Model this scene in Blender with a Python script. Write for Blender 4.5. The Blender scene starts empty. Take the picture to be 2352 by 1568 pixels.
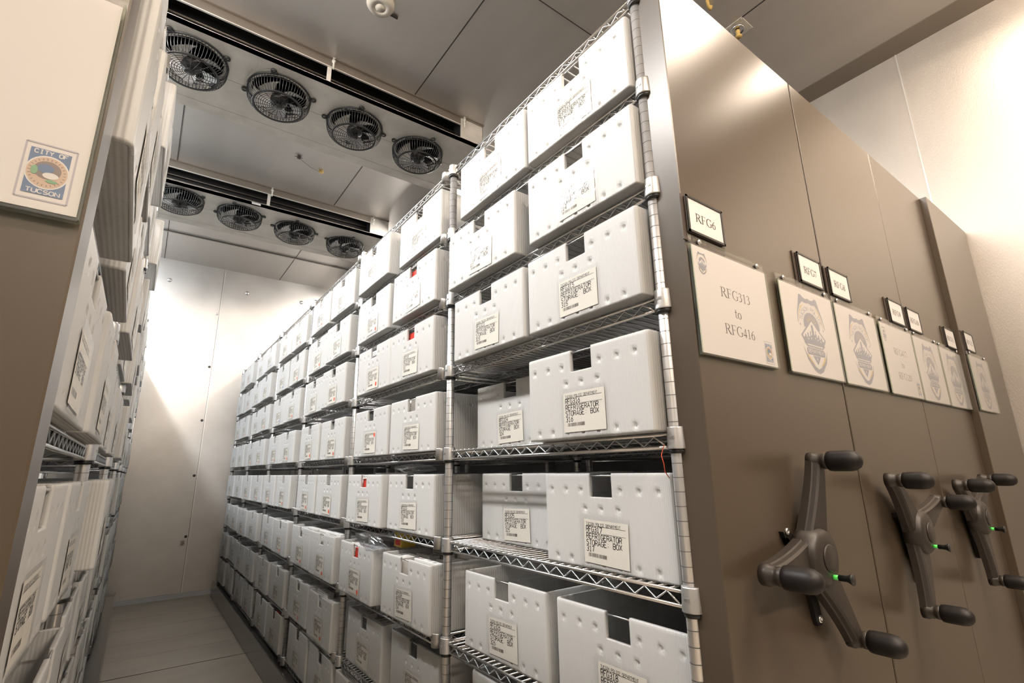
import bpy, math, random
from mathutils import Vector, Matrix
S = bpy.context.scene
col = S.collection
IN = 0.0254
ZF = 87.3                      # height of the reference groove above the floor, inches

def P3(x, y, z):               # calibrated inches -> metres, floor at 0
    return Vector((x * IN, y * IN, (z + ZF) * IN))

# ------------------------------------------------------------------ camera
cam_d = bpy.data.cameras.new('camera'); cam = bpy.data.objects.new('camera', cam_d); col.objects.link(cam)
cam_d.sensor_width = 36.0; cam_d.lens = 36.0 * 1145.54 / 2352.0; cam_d.clip_start = .02; cam_d.clip_end = 60
yaw, pit, rol = .63288, .25258, -.01525
f = Vector((math.sin(yaw) * math.cos(pit), math.cos(yaw) * math.cos(pit), math.sin(pit)))
r0 = Vector((math.cos(yaw), -math.sin(yaw), 0)); u0 = r0.cross(f)
r = math.cos(rol) * r0 + math.sin(rol) * u0; u = -math.sin(rol) * r0 + math.cos(rol) * u0
M = Matrix(((r.x, u.x, -f.x), (r.y, u.y, -f.y), (r.z, u.z, -f.z))).to_4x4()
cam.matrix_world = Matrix.Translation(P3(-32.167, -23.331, -41.321)) @ M
S.camera = cam

# ------------------------------------------------------------------ world, exposure
w = bpy.data.worlds.new('world'); S.world = w; w.use_nodes = True
w.node_tree.nodes['Background'].inputs[0].default_value = (1, .95, .9, 1)
w.node_tree.nodes['Background'].inputs[1].default_value = .0
S.view_settings.view_transform = 'Standard'; S.view_settings.look = 'None'
S.view_settings.gamma = 1; S.view_settings.use_curve_mapping = False
S.view_settings.exposure = 0.2
S.cycles.max_bounces = 8; S.cycles.diffuse_bounces = 6; S.cycles.glossy_bounces = 4
S.cycles.transmission_bounces = 4; S.cycles.transparent_max_bounces = 8
S.cycles.caustics_reflective = False; S.cycles.caustics_refractive = False
S.cycles.sample_clamp_indirect = 4

# ------------------------------------------------------------------ materials
MAT = {}
def mat(name, base, rough=.5, metal=0., spec=.5, bump=0., bscale=50., stretch=(1, 1, 1), var=0., coat=0.,
        transl=0., emit=0., vscale=6.):
    m = bpy.data.materials.new(name); m.use_nodes = True; MAT[name] = m
    nt = m.node_tree; N = nt.nodes; L = nt.links; b = N['Principled BSDF']
    b.inputs['Base Color'].default_value = (*base, 1); b.inputs['Roughness'].default_value = rough
    b.inputs['Metallic'].default_value = metal; b.inputs['Specular IOR Level'].default_value = spec
    b.inputs['Coat Weight'].default_value = coat
    if emit:
        b.inputs['Emission Color'].default_value = (*base, 1); b.inputs['Emission Strength'].default_value = emit
    if bump or var:
        tc = N.new('ShaderNodeTexCoord'); mp = N.new('ShaderNodeMapping'); mp.inputs['Scale'].default_value = stretch
        L.new(tc.outputs['Object'], mp.inputs['Vector'])
    if bump:
        n = N.new('ShaderNodeTexNoise'); n.inputs['Scale'].default_value = bscale; n.inputs['Detail'].default_value = 3
        L.new(mp.outputs[0], n.inputs['Vector'])
        bp = N.new('ShaderNodeBump'); bp.inputs['Strength'].default_value = bump; bp.inputs['Distance'].default_value = .002
        L.new(n.outputs[0], bp.inputs['Height']); L.new(bp.outputs[0], b.inputs['Normal'])
    if var:
        n2 = N.new('ShaderNodeTexNoise'); n2.inputs['Scale'].default_value = vscale; n2.inputs['Detail'].default_value = 5
        L.new(mp.outputs[0], n2.inputs['Vector'])
        cr = N.new('ShaderNodeMapRange'); cr.inputs['From Min'].default_value = .3; cr.inputs['From Max'].default_value = .7
        cr.inputs['To Min'].default_value = 1 - var; cr.inputs['To Max'].default_value = 1 + var
        L.new(n2.outputs[0], cr.inputs['Value'])
        mx = N.new('ShaderNodeVectorMath'); mx.operation = 'SCALE'; mx.inputs[0].default_value = base
        L.new(cr.outputs[0], mx.inputs['Scale']); L.new(mx.outputs[0], b.inputs['Base Color'])
        m2 = N.new('ShaderNodeMath'); m2.operation = 'MULTIPLY'; m2.inputs[1].default_value = rough
        L.new(cr.outputs[0], m2.inputs[0]); L.new(m2.outputs[0], b.inputs['Roughness'])
    if transl:
        t = N.new('ShaderNodeBsdfTranslucent'); t.inputs[0].default_value = (*base, 1)
        ms = N.new('ShaderNodeMixShader'); ms.inputs[0].default_value = transl
        L.new(b.outputs[0], ms.inputs[1]); L.new(t.outputs[0], ms.inputs[2])
        L.new(ms.outputs[0], N['Material Output'].inputs[0])
    return m

mat('galvanized_wall', (.58, .56, .535), .48, .92, bump=.28, bscale=120, var=.09, vscale=3)
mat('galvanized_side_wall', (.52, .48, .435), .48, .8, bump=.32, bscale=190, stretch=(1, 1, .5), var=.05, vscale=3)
mat('galvanized_ceiling', (.60, .565, .53), .45, .75, bump=.12, bscale=90, stretch=(1, .12, 1), var=.05, vscale=4)
mat('galvanized_unit', (.80, .76, .70), .5, .35, bump=.2, bscale=160, var=.10, vscale=9)
mat('seam_dark', (.05, .045, .04), .7)
mat('seam_light', (.75, .73, .7), .35, .6)
mat('rail_metal', (.33, .29, .25), .4, .8)
mat('white_plastic_trim', (.72, .72, .74), .4)
mat('floor_panel', (.58, .53, .46), .42, .25, spec=.4, bump=.15, bscale=30, var=.10, vscale=2.2, stretch=(1, 3, 1))
mat('carriage_paint', (.078, .058, .040), .29, .0, spec=.6, var=.03, vscale=2)
mat('base_paint', (.10, .098, .094), .22, .0, spec=.6)
mat('chrome_wire', (.62, .615, .61), .24, .95)
mat('post_zinc', (.70, .69, .69), .32, .8, var=.05, vscale=20)
mat('cast_collar', (.56, .555, .55), .36, .85, bump=.12, bscale=260)
mat('groove', (.12, .12, .12), .6, .3)
mat('black_rubber', (.012, .012, .012), .35)
mat('handle_plastic', (.028, .022, .018), .42, .0, spec=.45, bump=.06, bscale=1600)
mat('grip_rubber', (.008, .0062, .006), .48, spec=.3)
mat('fan_plastic', (.010, .010, .011), .35, spec=.5)
mat('coil_black', (.006, .005, .004), .6)
mat('coil_tube', (.07, .055, .04), .45, .5)
mat('paper', (.83, .80, .78), .6)
mat('label_paper', (.80, .765, .70), .65)
mat('blade_metal', (.75, .73, .70), .5)
mat('carton', (.78, .77, .75), .5)
mat('ink', (.025, .024, .026), .6)
mat('ink_soft', (.09, .075, .07), .6)
mat('badge_blue', (.30, .32, .40), .6)
mat('badge_yellow', (.72, .53, .22), .6)
mat('stamp_blue', (.16, .23, .38), .6)
mat('stamp_peach', (.66, .50, .38), .6)
mat('stamp_brown', (.27, .22, .20), .6)
mat('stamp_green', (.25, .45, .27), .6)
mat('stamp_grey', (.52, .51, .56), .6)
mat('sign_frame', (.075, .058, .048), .4)
mat('sign_frame_print', (.33, .29, .26), .5)
mat('off_white', (.70, .66, .58), .5)
mat('detector_plastic', (.72, .66, .57), .5)
mat('foam', (.75, .52, .18), .8, bump=1, bscale=300)
mat('seal_green', (.045, .06, .048), .4)
mat('red_print', (.55, .03, .015), .5)
mat('orange_dot', (.85, .13, .06), .5)
mat('blue_dot', (.10, .28, .62), .5)
mat('yellow_print', (.72, .50, .08), .5)
mat('green_ring', (.12, .95, .15), .4, emit=.08)  # faint emission put into the green; the ring is no lamp
mat('fixture_white', (.75, .75, .73), .4)
mat('wall_tag', (.55, .50, .42), .6)

def plastic():                 # fluted translucent polypropylene
    m = mat('fluted_plastic', (.80, .795, .785), .38, spec=.45)
    nt = m.node_tree; N = nt.nodes; L = nt.links; b = N['Principled BSDF']
    tc = N.new('ShaderNodeTexCoord'); sx = N.new('ShaderNodeSeparateXYZ'); L.new(tc.outputs['Object'], sx.inputs[0])
    def rib(out, period, amp):
        ml = N.new('ShaderNodeMath'); ml.operation = 'MULTIPLY'; ml.inputs[1].default_value = 2 * math.pi / (period * IN); L.new(out, ml.inputs[0])
        s1 = N.new('ShaderNodeMath'); s1.operation = 'SINE'; L.new(ml.outputs[0], s1.inputs[0])
        s2 = N.new('ShaderNodeMath'); s2.operation = 'MULTIPLY'; s2.inputs[1].default_value = amp; L.new(s1.outputs[0], s2.inputs[0]); return s2
    sn = N.new('ShaderNodeMath'); sn.operation = 'ADD'; L.new(rib(sx.outputs[0], .27, 1.5).outputs[0], sn.inputs[0]); L.new(rib(sx.outputs[1], .17, 1.0).outputs[0], sn.inputs[1])
    bp = N.new('ShaderNodeBump'); bp.inputs['Strength'].default_value = .32; bp.inputs['Distance'].default_value = .0005
    L.new(sn.outputs[0], bp.inputs['Height']); L.new(bp.outputs[0], b.inputs['Normal'])
    t = N.new('ShaderNodeBsdfTranslucent'); t.inputs[0].default_value = (.80, .80, .79, 1)
    L.new(bp.outputs[0], t.inputs['Normal'])
    ms = N.new('ShaderNodeMixShader'); ms.inputs[0].default_value = .32
    L.new(b.outputs[0], ms.inputs[1]); L.new(t.outputs[0], ms.inputs[2])
    L.new(ms.outputs[0], N['Material Output'].inputs[0])
plastic()

def clear(name, tint, gl, rough, bump=0, bscale=60, edge=.8):
    m = bpy.data.materials.new(name); m.use_nodes = True; MAT[name] = m
    nt = m.node_tree; N = nt.nodes; L = nt.links; N.remove(N['Principled BSDF'])
    tr = N.new('ShaderNodeBsdfTransparent'); tr.inputs[0].default_value = (*tint, 1)
    g = N.new('ShaderNodeBsdfGlossy'); g.inputs['Roughness'].default_value = rough
    fr = N.new('ShaderNodeLayerWeight'); fr.inputs[0].default_value = .5
    pw = N.new('ShaderNodeMath'); pw.operation = 'POWER'; pw.inputs[1].default_value = 4.0; L.new(fr.outputs['Facing'], pw.inputs[0])
    ma = N.new('ShaderNodeMath'); ma.operation = 'MULTIPLY_ADD'; ma.inputs[1].default_value = edge; ma.inputs[2].default_value = gl; L.new(pw.outputs[0], ma.inputs[0])
    ms = N.new('ShaderNodeMixShader'); L.new(ma.outputs[0], ms.inputs[0]); L.new(tr.outputs[0], ms.inputs[1]); L.new(g.outputs[0], ms.inputs[2])
    if bump:
        n = N.new('ShaderNodeTexNoise'); n.inputs['Scale'].default_value = bscale
        tc = N.new('ShaderNodeTexCoord'); L.new(tc.outputs['Object'], n.inputs['Vector'])
        bp = N.new('ShaderNodeBump'); bp.inputs['Strength'].default_value = bump; bp.inputs['Distance'].default_value = .003
        L.new(n.outputs[0], bp.inputs['Height']); L.new(bp.outputs[0], g.inputs['Normal']); L.new(bp.outputs[0], fr.inputs['Normal'])
    L.new(ms.outputs[0], N['Material Output'].inputs[0])
clear('acrylic', (.985, .985, .985), .03, .08, .12, 14)
clear('acrylic_edge', (.86, .90, .83), .10, .1)
clear('vinyl_sleeve', (.965, .965, .96), .05, .16, .5, 40, .22)
clear('polythene', (.90, .91, .93), .12, .15)

# ------------------------------------------------------------------ mesh builder (inches in, metres out)
class MB:
    def __init__(s): s.v = []; s.f = []; s.m = []; s.mats = []; s.sm = []
    def mi(s, name):
        if name not in s.mats: s.mats.append(name)
        return s.mats.index(name)
    def add(s, vs, fs, m, smooth=False):
        o = len(s.v); s.v += [tuple(v) for v in vs]; k = s.mi(m)
        for q in fs: s.f.append(tuple(o + i for i in q)); s.m.append(k); s.sm.append(smooth)
        return s
    def box(s, x0, y0, z0, x1, y1, z1, m):
        v = [(x, y, z) for x in (x0, x1) for y in (y0, y1) for z in (z0, z1)]
        return s.add(v, [(0, 1, 3, 2), (4, 6, 7, 5), (0, 4, 5, 1), (2, 3, 7, 6), (0, 2, 6, 4), (1, 5, 7, 3)], m)
    def cbox(s, x0, y0, z0, x1, y1, z1, m, c=.1):   # box with chamfered vertical and horizontal edges
        vs = []; fs = []
        cx, cy, cz = (x0 + x1) / 2, (y0 + y1) / 2, (z0 + z1) / 2; hx, hy, hz = (x1 - x0) / 2, (y1 - y0) / 2, (z1 - z0) / 2
        c = min(c, hx * .9, hy * .9, hz * .9)
        idx = {}
        for sx in (-1, 1):
            for sy in (-1, 1):
                for sz in (-1, 1):
                    for a, p in enumerate(((hx, hy - c, hz - c), (hx - c, hy, hz - c), (hx - c, hy - c, hz))):
                        idx[(sx, sy, sz, a)] = len(vs); vs.append((cx + sx * p[0], cy + sy * p[1], cz + sz * p[2]))
        g = lambda *k: idx[k]
        for sx in (-1, 1): fs.append([g(sx, -1, -1, 0), g(sx, 1, -1, 0), g(sx, 1, 1, 0), g(sx, -1, 1, 0)][::sx])
        for sy in (-1, 1): fs.append([g(-1, sy, -1, 1), g(1, sy, -1, 1), g(1, sy, 1, 1), g(-1, sy, 1, 1)][::-sy])
        for sz in (-1, 1): fs.append([g(-1, -1, sz, 2), g(1, -1, sz, 2), g(1, 1, sz, 2), g(-1, 1, sz, 2)][::sz])
        for sx in (-1, 1):
            for sy in (-1, 1): fs.append([g(sx, sy, -1, 0), g(sx, sy, -1, 1), g(sx, sy, 1, 1), g(sx, sy, 1, 0)][::sx * sy])
            for sz in (-1, 1): fs.append([g(sx, -1, sz, 0), g(sx, 1, sz, 0), g(sx, 1, sz, 2), g(sx, -1, sz, 2)][::sx * sz])
        for sy in (-1, 1):
            for sz in (-1, 1): fs.append([g(-1, sy, sz, 1), g(-1, sy, sz, 2), g(1, sy, sz, 2), g(1, sy, sz, 1)][::sy * sz])
        for sx in (-1, 1):
            for sy in (-1, 1):
                for sz in (-1, 1): fs.append([g(sx, sy, sz, 0), g(sx, sy, sz, 1), g(sx, sy, sz, 2)][::sx * sy * sz])
        return s.add(vs, fs, m)
    def tube(s, pts, rad, m, n=6, caps=True, smooth=True, closed=False):
        pts = [Vector(p) for p in pts]; vs = []; fs = []; K = len(pts)
        rr = rad if isinstance(rad, (list, tuple)) else [rad] * K
        up = None
        for i, p in enumerate(pts):
            if closed: t = (pts[(i + 1) % K] - pts[i - 1])
            else: t = pts[min(i + 1, K - 1)] - pts[max(i - 1, 0)]
            t = t.normalized() if t.length > 1e-9 else Vector((0, 0, 1))
            if up is None or abs(up.dot(t)) > .95: up = Vector((0, 0, 1)) if abs(t.z) < .9 else Vector((1, 0, 0))
            a = t.cross(up).normalized(); b = a.cross(t).normalized(); up = b
            for k in range(n):
                an = 2 * math.pi * k / n; vs.append(p + (a * math.cos(an) + b * math.sin(an)) * rr[i])
        for i in range(K if closed else K - 1):
            j = (i + 1) % K
            for k in range(n): fs.append((i * n + k, i * n + (k + 1) % n, j * n + (k + 1) % n, j * n + k))
        if caps and not closed: fs.append(tuple(range(n - 1, -1, -1))); fs.append(tuple((K - 1) * n + k for k in range(n)))
        return s.add(vs, fs, m, smooth)
    def lathe(s, prof, m, n=20, c=(0, 0, 0), axis='z', smooth=True, mats=None, cap=True):
        # prof: list of (radius, height); mats optional per-segment material names
        def T(rr, h, a):
            x, y, z = rr * math.cos(a), rr * math.sin(a), h
            if axis == 'y': x, y, z = x, -h, y      # height runs towards -Y
            if axis == 'x': x, y, z = -h, x, y
            return (c[0] + x, c[1] + y, c[2] + z)
        vs = [T(rr, h, 2 * math.pi * k / n) for rr, h in prof for k in range(n)]
        o = len(s.v); s.v += vs
        for i in range(len(prof) - 1):
            k0 = s.mi(mats[i] if mats else m)
            for k in range(n):
                s.f.append((o + i * n + k, o + i * n + (k + 1) % n, o + (i + 1) * n + (k + 1) % n, o + (i + 1) * n + k)); s.m.append(k0); s.sm.append(smooth)
        for i, rev in ((0, True), (len(prof) - 1, False)):
            if cap and prof[i][0] > 1e-6:
                q = [o + i * n + k for k in range(n)]; s.f.append(tuple(q[::-1] if rev else q)); s.m.append(s.mi((mats or [m] * 99)[min(i, len(prof) - 2)])); s.sm.append(False)
        return s
    def prism(s, poly, a0, a1, m, plane='xz'):
        # poly of (p,q); extruded along the third axis from a0 to a1
        def T(p, q, h): return {'xz': (p, h, q), 'yz': (h, p, q), 'xy': (p, q, h)}[plane]
        n = len(poly); vs = [T(p, q, a0) for p, q in poly] + [T(p, q, a1) for p, q in poly]
        fs = [tuple(range(n)), tuple(range(2 * n - 1, n - 1, -1))] + [(i, (i + 1) % n, n + (i + 1) % n, n + i)[::-1] for i in range(n)]
        return s.add(vs, fs, m)
    def mesh(s, name, fix=True):
        me = bpy.data.meshes.new(name)
        me.from_pydata([(x * IN, y * IN, z * IN) for x, y, z in s.v], [], s.f)
        for n in s.mats: me.materials.append(MAT[n])
        me.polygons.foreach_set('material_index', s.m); me.polygons.foreach_set('use_smooth', s.sm)
        if fix:
            import bmesh
            bm = bmesh.new(); bm.from_mesh(me); bmesh.ops.recalc_face_normals(bm, faces=bm.faces); bm.to_mesh(me); bm.free()
        me.update(); return me

def link(name, me, parent=None, loc=(0, 0, 0), rz=0.):
    o = bpy.data.objects.new(name, me); col.objects.link(o); o.parent = parent
    o.location = Vector(loc) * IN; o.rotation_euler = (0, 0, rz)
    return o
def tag(o, label=None, cat=None, group=None, kind=None):
    if label: o['label'] = label
    if cat: o['category'] = cat
    if group: o['group'] = group
    if kind: o['kind'] = kind
    return o
def thing(name, label, cat, x, y, z, group=None, rz=0.):   # Empty at the base, world inches (calibrated z)
    o = link(name, None, None, (x, y, z + ZF), rz); o.empty_display_size = .05
    return tag(o, label, cat, group)
def structure(name, mb):
    return tag(link(name, mb.mesh(name), None, (0, 0, ZF)), kind='structure')
ORD = ['first', 'second', 'third', 'fourth', 'fifth', 'sixth', 'seventh', 'eighth', 'ninth', 'tenth', 'eleventh', 'twelfth', 'thirteenth']

# ------------------------------------------------------------------ strip fixtures under the ceiling; those near the front wall are added fill
CEIL = 49.4
def lamp_mat(name, tint, k):
    m = bpy.data.materials.new(name); m.use_nodes = True; MAT[name] = m; b = m.node_tree.nodes['Principled BSDF']
    b.inputs['Base Color'].default_value = (.8, .8, .8, 1)
    b.inputs['Emission Color'].default_value = (*tint, 1); b.inputs['Emission Strength'].default_value = k
def strip_light(x, y, length, along, glow, label, drop=0.):
    t = thing('strip_light_fixture', label, 'light fixture', x, y, CEIL - 6.6 - drop, 'strip lights under the ceiling')
    h = length / 2; b = MB(); d = MB()
    sec = [(-4.6, 2.9), (-4.6, 3.2), (-2.3, 4.4), (2.3, 4.4), (4.6, 3.2), (4.6, 2.9)]
    dif = [(-2.6, 3.0), (-2.3, 1.4), (-1.2, .4), (1.2, .4), (2.3, 1.4), (2.6, 3.0)]
    pl = 'xz' if along == 'y' else 'yz'
    b.prism(sec, -h, h, 'fixture_white', pl); d.prism(dif, -h + .8, h - .8, glow, pl)
    for q in (-h + 6, h - 6): b.tube([(0, q, 4.4), (0, q, 6.6 + drop)] if along == 'y' else [(q, 0, 4.4), (q, 0, 6.6 + drop)], .25, 'fixture_white', 8)
    link('housing', b.mesh('strip_housing'), t); tag(link('diffuser', d.mesh('strip_diffuser'), t), 'glowing diffuser')
    return t
LW, RW, FW = 102, 52, 112
COOL = (.88, .945, 1.0); LEFT = (1, .965, .925); NEUT = (1, .94, .87); WARM = (1, .83, .66)
lamp_mat('lamp_left_near', LEFT, LW); lamp_mat('lamp_left_far', COOL, LW * .72); lamp_mat('lamp_right', NEUT, RW)
lamp_mat('lamp_front_fill', WARM, FW); lamp_mat('lamp_front_wall', WARM, FW * .30); lamp_mat('lamp_front_small', WARM, FW * .55)
for i, y in enumerate((22, 78, 134, 194)):
    strip_light(-60, y, 48, 'y', 'lamp_left_far' if i > 1 else 'lamp_left_near', '%s strip light along the aisle above the left shelving, counted from the front' % ORD[i], 2.0)
for i, y in enumerate((122, 190)):
    strip_light(40, y, 48, 'y', 'lamp_right', '%s strip light along the aisle above the right carriages, counted from the front' % ORD[i], 2.0)
strip_light(29, -27, 44, 'x', 'lamp_front_small', 'strip light across the front corridor above the cranks')
strip_light(73, -20, 12, 'y', 'lamp_front_wall', 'strip light beside the right wall of the front corridor')
strip_light(30, -76, 48, 'x', 'lamp_front_fill', 'added fill strip light near the front wall, right half of the corridor')  # unseen fill added behind the camera to brighten the end panels
strip_light(-42, -70, 48, 'x', 'lamp_front_fill', 'added fill strip light near the front wall, left half of the corridor')  # unseen fill added on the left to brighten the sheet there

# ------------------------------------------------------------------ room shell
X0, X1, Y0, Y1, ZB = -130., 94., -100., 225., -87.3
b = MB(); b.box(X0, Y0, ZB - 4, X1, Y1, ZB, 'floor_panel')
for y in (139.3, 78, 17, -44): b.box(X0, y - .12, ZB, X1, y + .12, ZB + .04, 'seam_dark')
for y in (200, 185, 168, 154, 108, 47): b.box(X0, y - .04, ZB, X1, y + .04, ZB + .02, 'rail_metal')
structure('floor', b)
b = MB(); b.box(X0, Y0, CEIL, X1, Y1, CEIL + 4, 'galvanized_ceiling')
for x in (-81, -35, 11, 57): b.box(x - .13, Y0, CEIL - .06, x + .13, Y1, CEIL, 'seam_dark')
for y in (36.8, -60): b.box(X0, y - .1, CEIL - .05, X1, y + .1, CEIL, 'seam_dark')
b.box(X0, 193.6, CEIL - .35, X1, 194.4, CEIL, 'rail_metal')
b.tube([(X0, 193.2, CEIL - .4), (X1, 193.2, CEIL - .4)], .16, 'seam_dark')
structure('ceiling', b)
b = MB(); b.box(X0, Y1, ZB, X1, Y1 + 4, CEIL, 'galvanized_wall')
for x in (-104, -58, -12, 34, 80):
    b.box(x, Y1 - .12, ZB, x + .35, Y1, CEIL, 'seam_light'); b.box(x - .12, Y1 - .05, ZB, x, Y1, CEIL, 'seam_dark')
for x in (-58, -12, 34):
    for z in (28, 4, -19, -41.5, -65):
        b.lathe([(.55, 0), (.5, .12), (.2, .18)], 'seam_dark' if z < 10 else 'cast_collar', 10, (x - .9, Y1, z), 'y')
for x in (-32, -2, 22):
    b.lathe([(.9, 0), (.8, .2), (.3, .5)], 'cast_collar', 12, (x, Y1, 40), 'y')
structure('wall_back', b)
b = MB(); b.box(-14.6, Y1 - .06, -68.4, -12.9, Y1, -66.2, 'wall_tag')
for k in range(4): b.box(-14.4, Y1 - .08, -66.8 - .4 * k, -13.2 - .2 * (k % 2), Y1 - .06, -66.65 - .4 * k, 'ink_soft')
tag(link('wall_sticker', b.mesh('wall_sticker'), None, (0, 0, ZF)), 'tiny printed sticker beside the seam of the back wall', 'sticker')
b = MB(); b.box(X1, Y0, ZB, X1 + 4, Y1, CEIL, 'galvanized_side_wall')
for y in (-92, -46, 0, 46, 92, 138, 184):
    b.box(X1 - .12, y, ZB, X1, y + .3, CEIL - 1, 'seam_light')
structure('wall_right', b)
b = MB(); b.box(X0 - 4, Y0, ZB, X0, Y1, CEIL, 'galvanized_wall'); structure('wall_left', b)
b = MB(); b.box(X0, Y0 - 4, ZB, X1, Y0, CEIL, 'galvanized_wall'); structure('wall_front', b)
b = MB(); b.prism([(X1, CEIL), (X1 - 5, CEIL), (X1 - 5, CEIL - .12), (X1 - .5, CEIL - .9), (X1, CEIL - 1)], Y0, Y1, 'rail_metal')
structure('trim_1', b)
b = MB(); b.box(X0, Y1 - .5, ZB, X1, Y1, ZB + 1.7, 'white_plastic_trim'); b.box(X0, Y1 - .9, ZB, X1, Y1 - .5, ZB + .3, 'white_plastic_trim')
structure('baseboard_back', b)

# ------------------------------------------------------------------ stroke lettering
def arc(cx, cy, rx, ry, a0, a1, n=8):
    return [(cx + rx * math.cos(math.radians(a0 + (a1 - a0) * i / n)), cy + ry * math.sin(math.radians(a0 + (a1 - a0) * i / n))) for i in range(n + 1)]
G = {   # mono plotter letters on a 4 x 6 cell
 'A': [[(0, 0), (2, 6), (4, 0)], [(.7, 2), (3.3, 2)]],
 'B': [[(0, 0), (0, 6), (2.5, 6)] + arc(2.5, 4.6, 1.3, 1.4, 90, -90, 5) + [(0, 3.2)], [(2.5, 3.2)] + arc(2.5, 1.6, 1.5, 1.6, 90, -90, 5) + [(0, 0)]],
 'C': [arc(2, 4, 2, 2, 25, 180, 6) + arc(2, 2, 2, 2, 180, 335, 6)],
 'D': [[(0, 0), (0, 6), (1.8, 6)] + arc(1.8, 3, 2.2, 3, 80, -80, 8) + [(1.8, 0), (0, 0)]],
 'E': [[(4, 6), (0, 6), (0, 0), (4, 0)], [(0, 3.1), (3, 3.1)]],
 'F': [[(4, 6), (0, 6), (0, 0)], [(0, 3.1), (3, 3.1)]],
 'G': [arc(2, 4, 2, 2, 25, 180, 6) + arc(2, 2, 2, 2, 180, 355, 7) + [(4, 2.8), (2.3, 2.8)]],
 'I': [[(.8, 6), (3.2, 6)], [(2, 6), (2, 0)], [(.8, 0), (3.2, 0)]],
 'L': [[(0, 6), (0, 0), (4, 0)]],
 'M': [[(0, 0), (0, 6), (2, 3), (4, 6), (4, 0)]],
 'N': [[(0, 0), (0, 6), (4, 0), (4, 6)]],
 'O': [arc(2, 4, 2, 2, 0, 180, 8) + arc(2, 2, 2, 2, 180, 360, 8) + [(4, 4)]],
 'P': [[(0, 0), (0, 6), (2.4, 6)] + arc(2.4, 4.4, 1.6, 1.6, 80, -90, 6) + [(0, 2.8)]],
 'R': [[(0, 0), (0, 6), (2.4, 6)] + arc(2.4, 4.5, 1.6, 1.5, 80, -90, 6) + [(0, 3)], [(2.2, 3), (4, 0)]],
 'S': [arc(2, 4.5, 1.9, 1.5, 30, 270, 8) + arc(2, 1.5, 2, 1.5, 90, -150, 8)],
 'T': [[(0, 6), (4, 6)], [(2, 6), (2, 0)]],
 'U': [[(0, 6), (0, 2)] + arc(2, 2, 2, 2, 180, 360, 7) + [(4, 6)]],
 'X': [[(0, 6), (4, 0)], [(0, 0), (4, 6)]], 'Y': [[(0, 6), (2, 3), (4, 6)], [(2, 3), (2, 0)]],
 ':': [[(2, 1), (2, 1.5)], [(2, 4), (2, 4.5)]],
 '0': [arc(2, 4, 2, 2, 0, 180, 8) + arc(2, 2, 2, 2, 180, 360, 8) + [(4, 4)]],
 '1': [[(.7, 4.8), (2, 6), (2, 0)], [(.7, 0), (3.3, 0)]],
 '2': [arc(2, 4.2, 1.9, 1.8, 170, -20, 7) + [(0, 0), (4, 0)]],
 '3': [arc(1.9, 4.5, 1.8, 1.5, 150, -90, 7) + arc(1.9, 1.5, 2, 1.5, 90, -150, 7)],
 '4': [[(3, 0), (3, 6), (0, 2), (4, 2)]],
 '5': [[(3.8, 6), (.4, 6), (.2, 3.4)] + arc(1.9, 2, 2, 1.9, 110, -150, 8)],
 '6': [[(3, 6), (.8, 3.4)] + arc(2, 1.9, 1.9, 1.9, 150, 510, 12)],
 '7': [[(0, 6), (4, 6), (1.5, 0)]],
 '8': [arc(2, 4.5, 1.7, 1.5, -90, 270, 10), arc(2, 1.5, 2, 1.5, 90, 450, 10)],
 '9': [[(1, 0), (3.2, 2.6)] + arc(2, 4.1, 1.9, 1.9, -30, -390, 12)]}

class Flat:   # flat printing: polygons in (u right, v up), drawn slightly proud of a sheet
    def __init__(s): s.q = []
    def poly(s, pts, m, lift=0.): s.q.append((pts, m, lift))
    def ribbon(s, pts, w, m, lift=0.):
        n = len(pts); ww = w if isinstance(w, (list, tuple)) else [w] * n; Lp = []; Rp = []
        for i in range(n):
            a = pts[max(i - 1, 0)]; c = pts[min(i + 1, n - 1)]; q = pts[i]
            def nrm(p, r_):
                dx, dy = r_[0] - p[0], r_[1] - p[1]; l = math.hypot(dx, dy) or 1; return (-dy / l, dx / l)
            if 0 < i < n - 1:
                n1, n2 = nrm(a, q), nrm(q, c); nx, ny = n1[0] + n2[0], n1[1] + n2[1]; l = math.hypot(nx, ny) or 1; nx /= l; ny /= l
                k = 1 / max(.5, nx * n1[0] + ny * n1[1]); nx *= k; ny *= k
            else: nx, ny = nrm(a, q) if i else nrm(q, c)
            h = ww[i] / 2; Lp.append((q[0] + nx * h, q[1] + ny * h)); Rp.append((q[0] - nx * h, q[1] - ny * h))
        for i in range(n - 1): s.q.append(([Lp[i], Lp[i + 1], Rp[i + 1], Rp[i]], m, lift))
    def text(s, t, u, v, h, pitch, m, w=None, lift=0., cw=.78, rot=None):
        w = w or h * .13
        for i, ch in enumerate(t):
            for st in G.get(ch, []):
                pts = [(u + i * pitch + x / 4 * pitch * cw, v + y / 6 * h) for x, y in st]
                s.ribbon(pts, w, m, lift)
    def to(s, mb, org, ud, vd, nd, base=.012):   # org, u dir, v dir, normal (towards the reader), inches
        for pts, m, lift in s.q:
            k = base + lift
            vs = [tuple(org[i] + ud[i] * p[0] + vd[i] * p[1] + nd[i] * k for i in range(3)) for p in pts]
            mb.add(vs, [tuple(range(len(pts)))], m)

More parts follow.
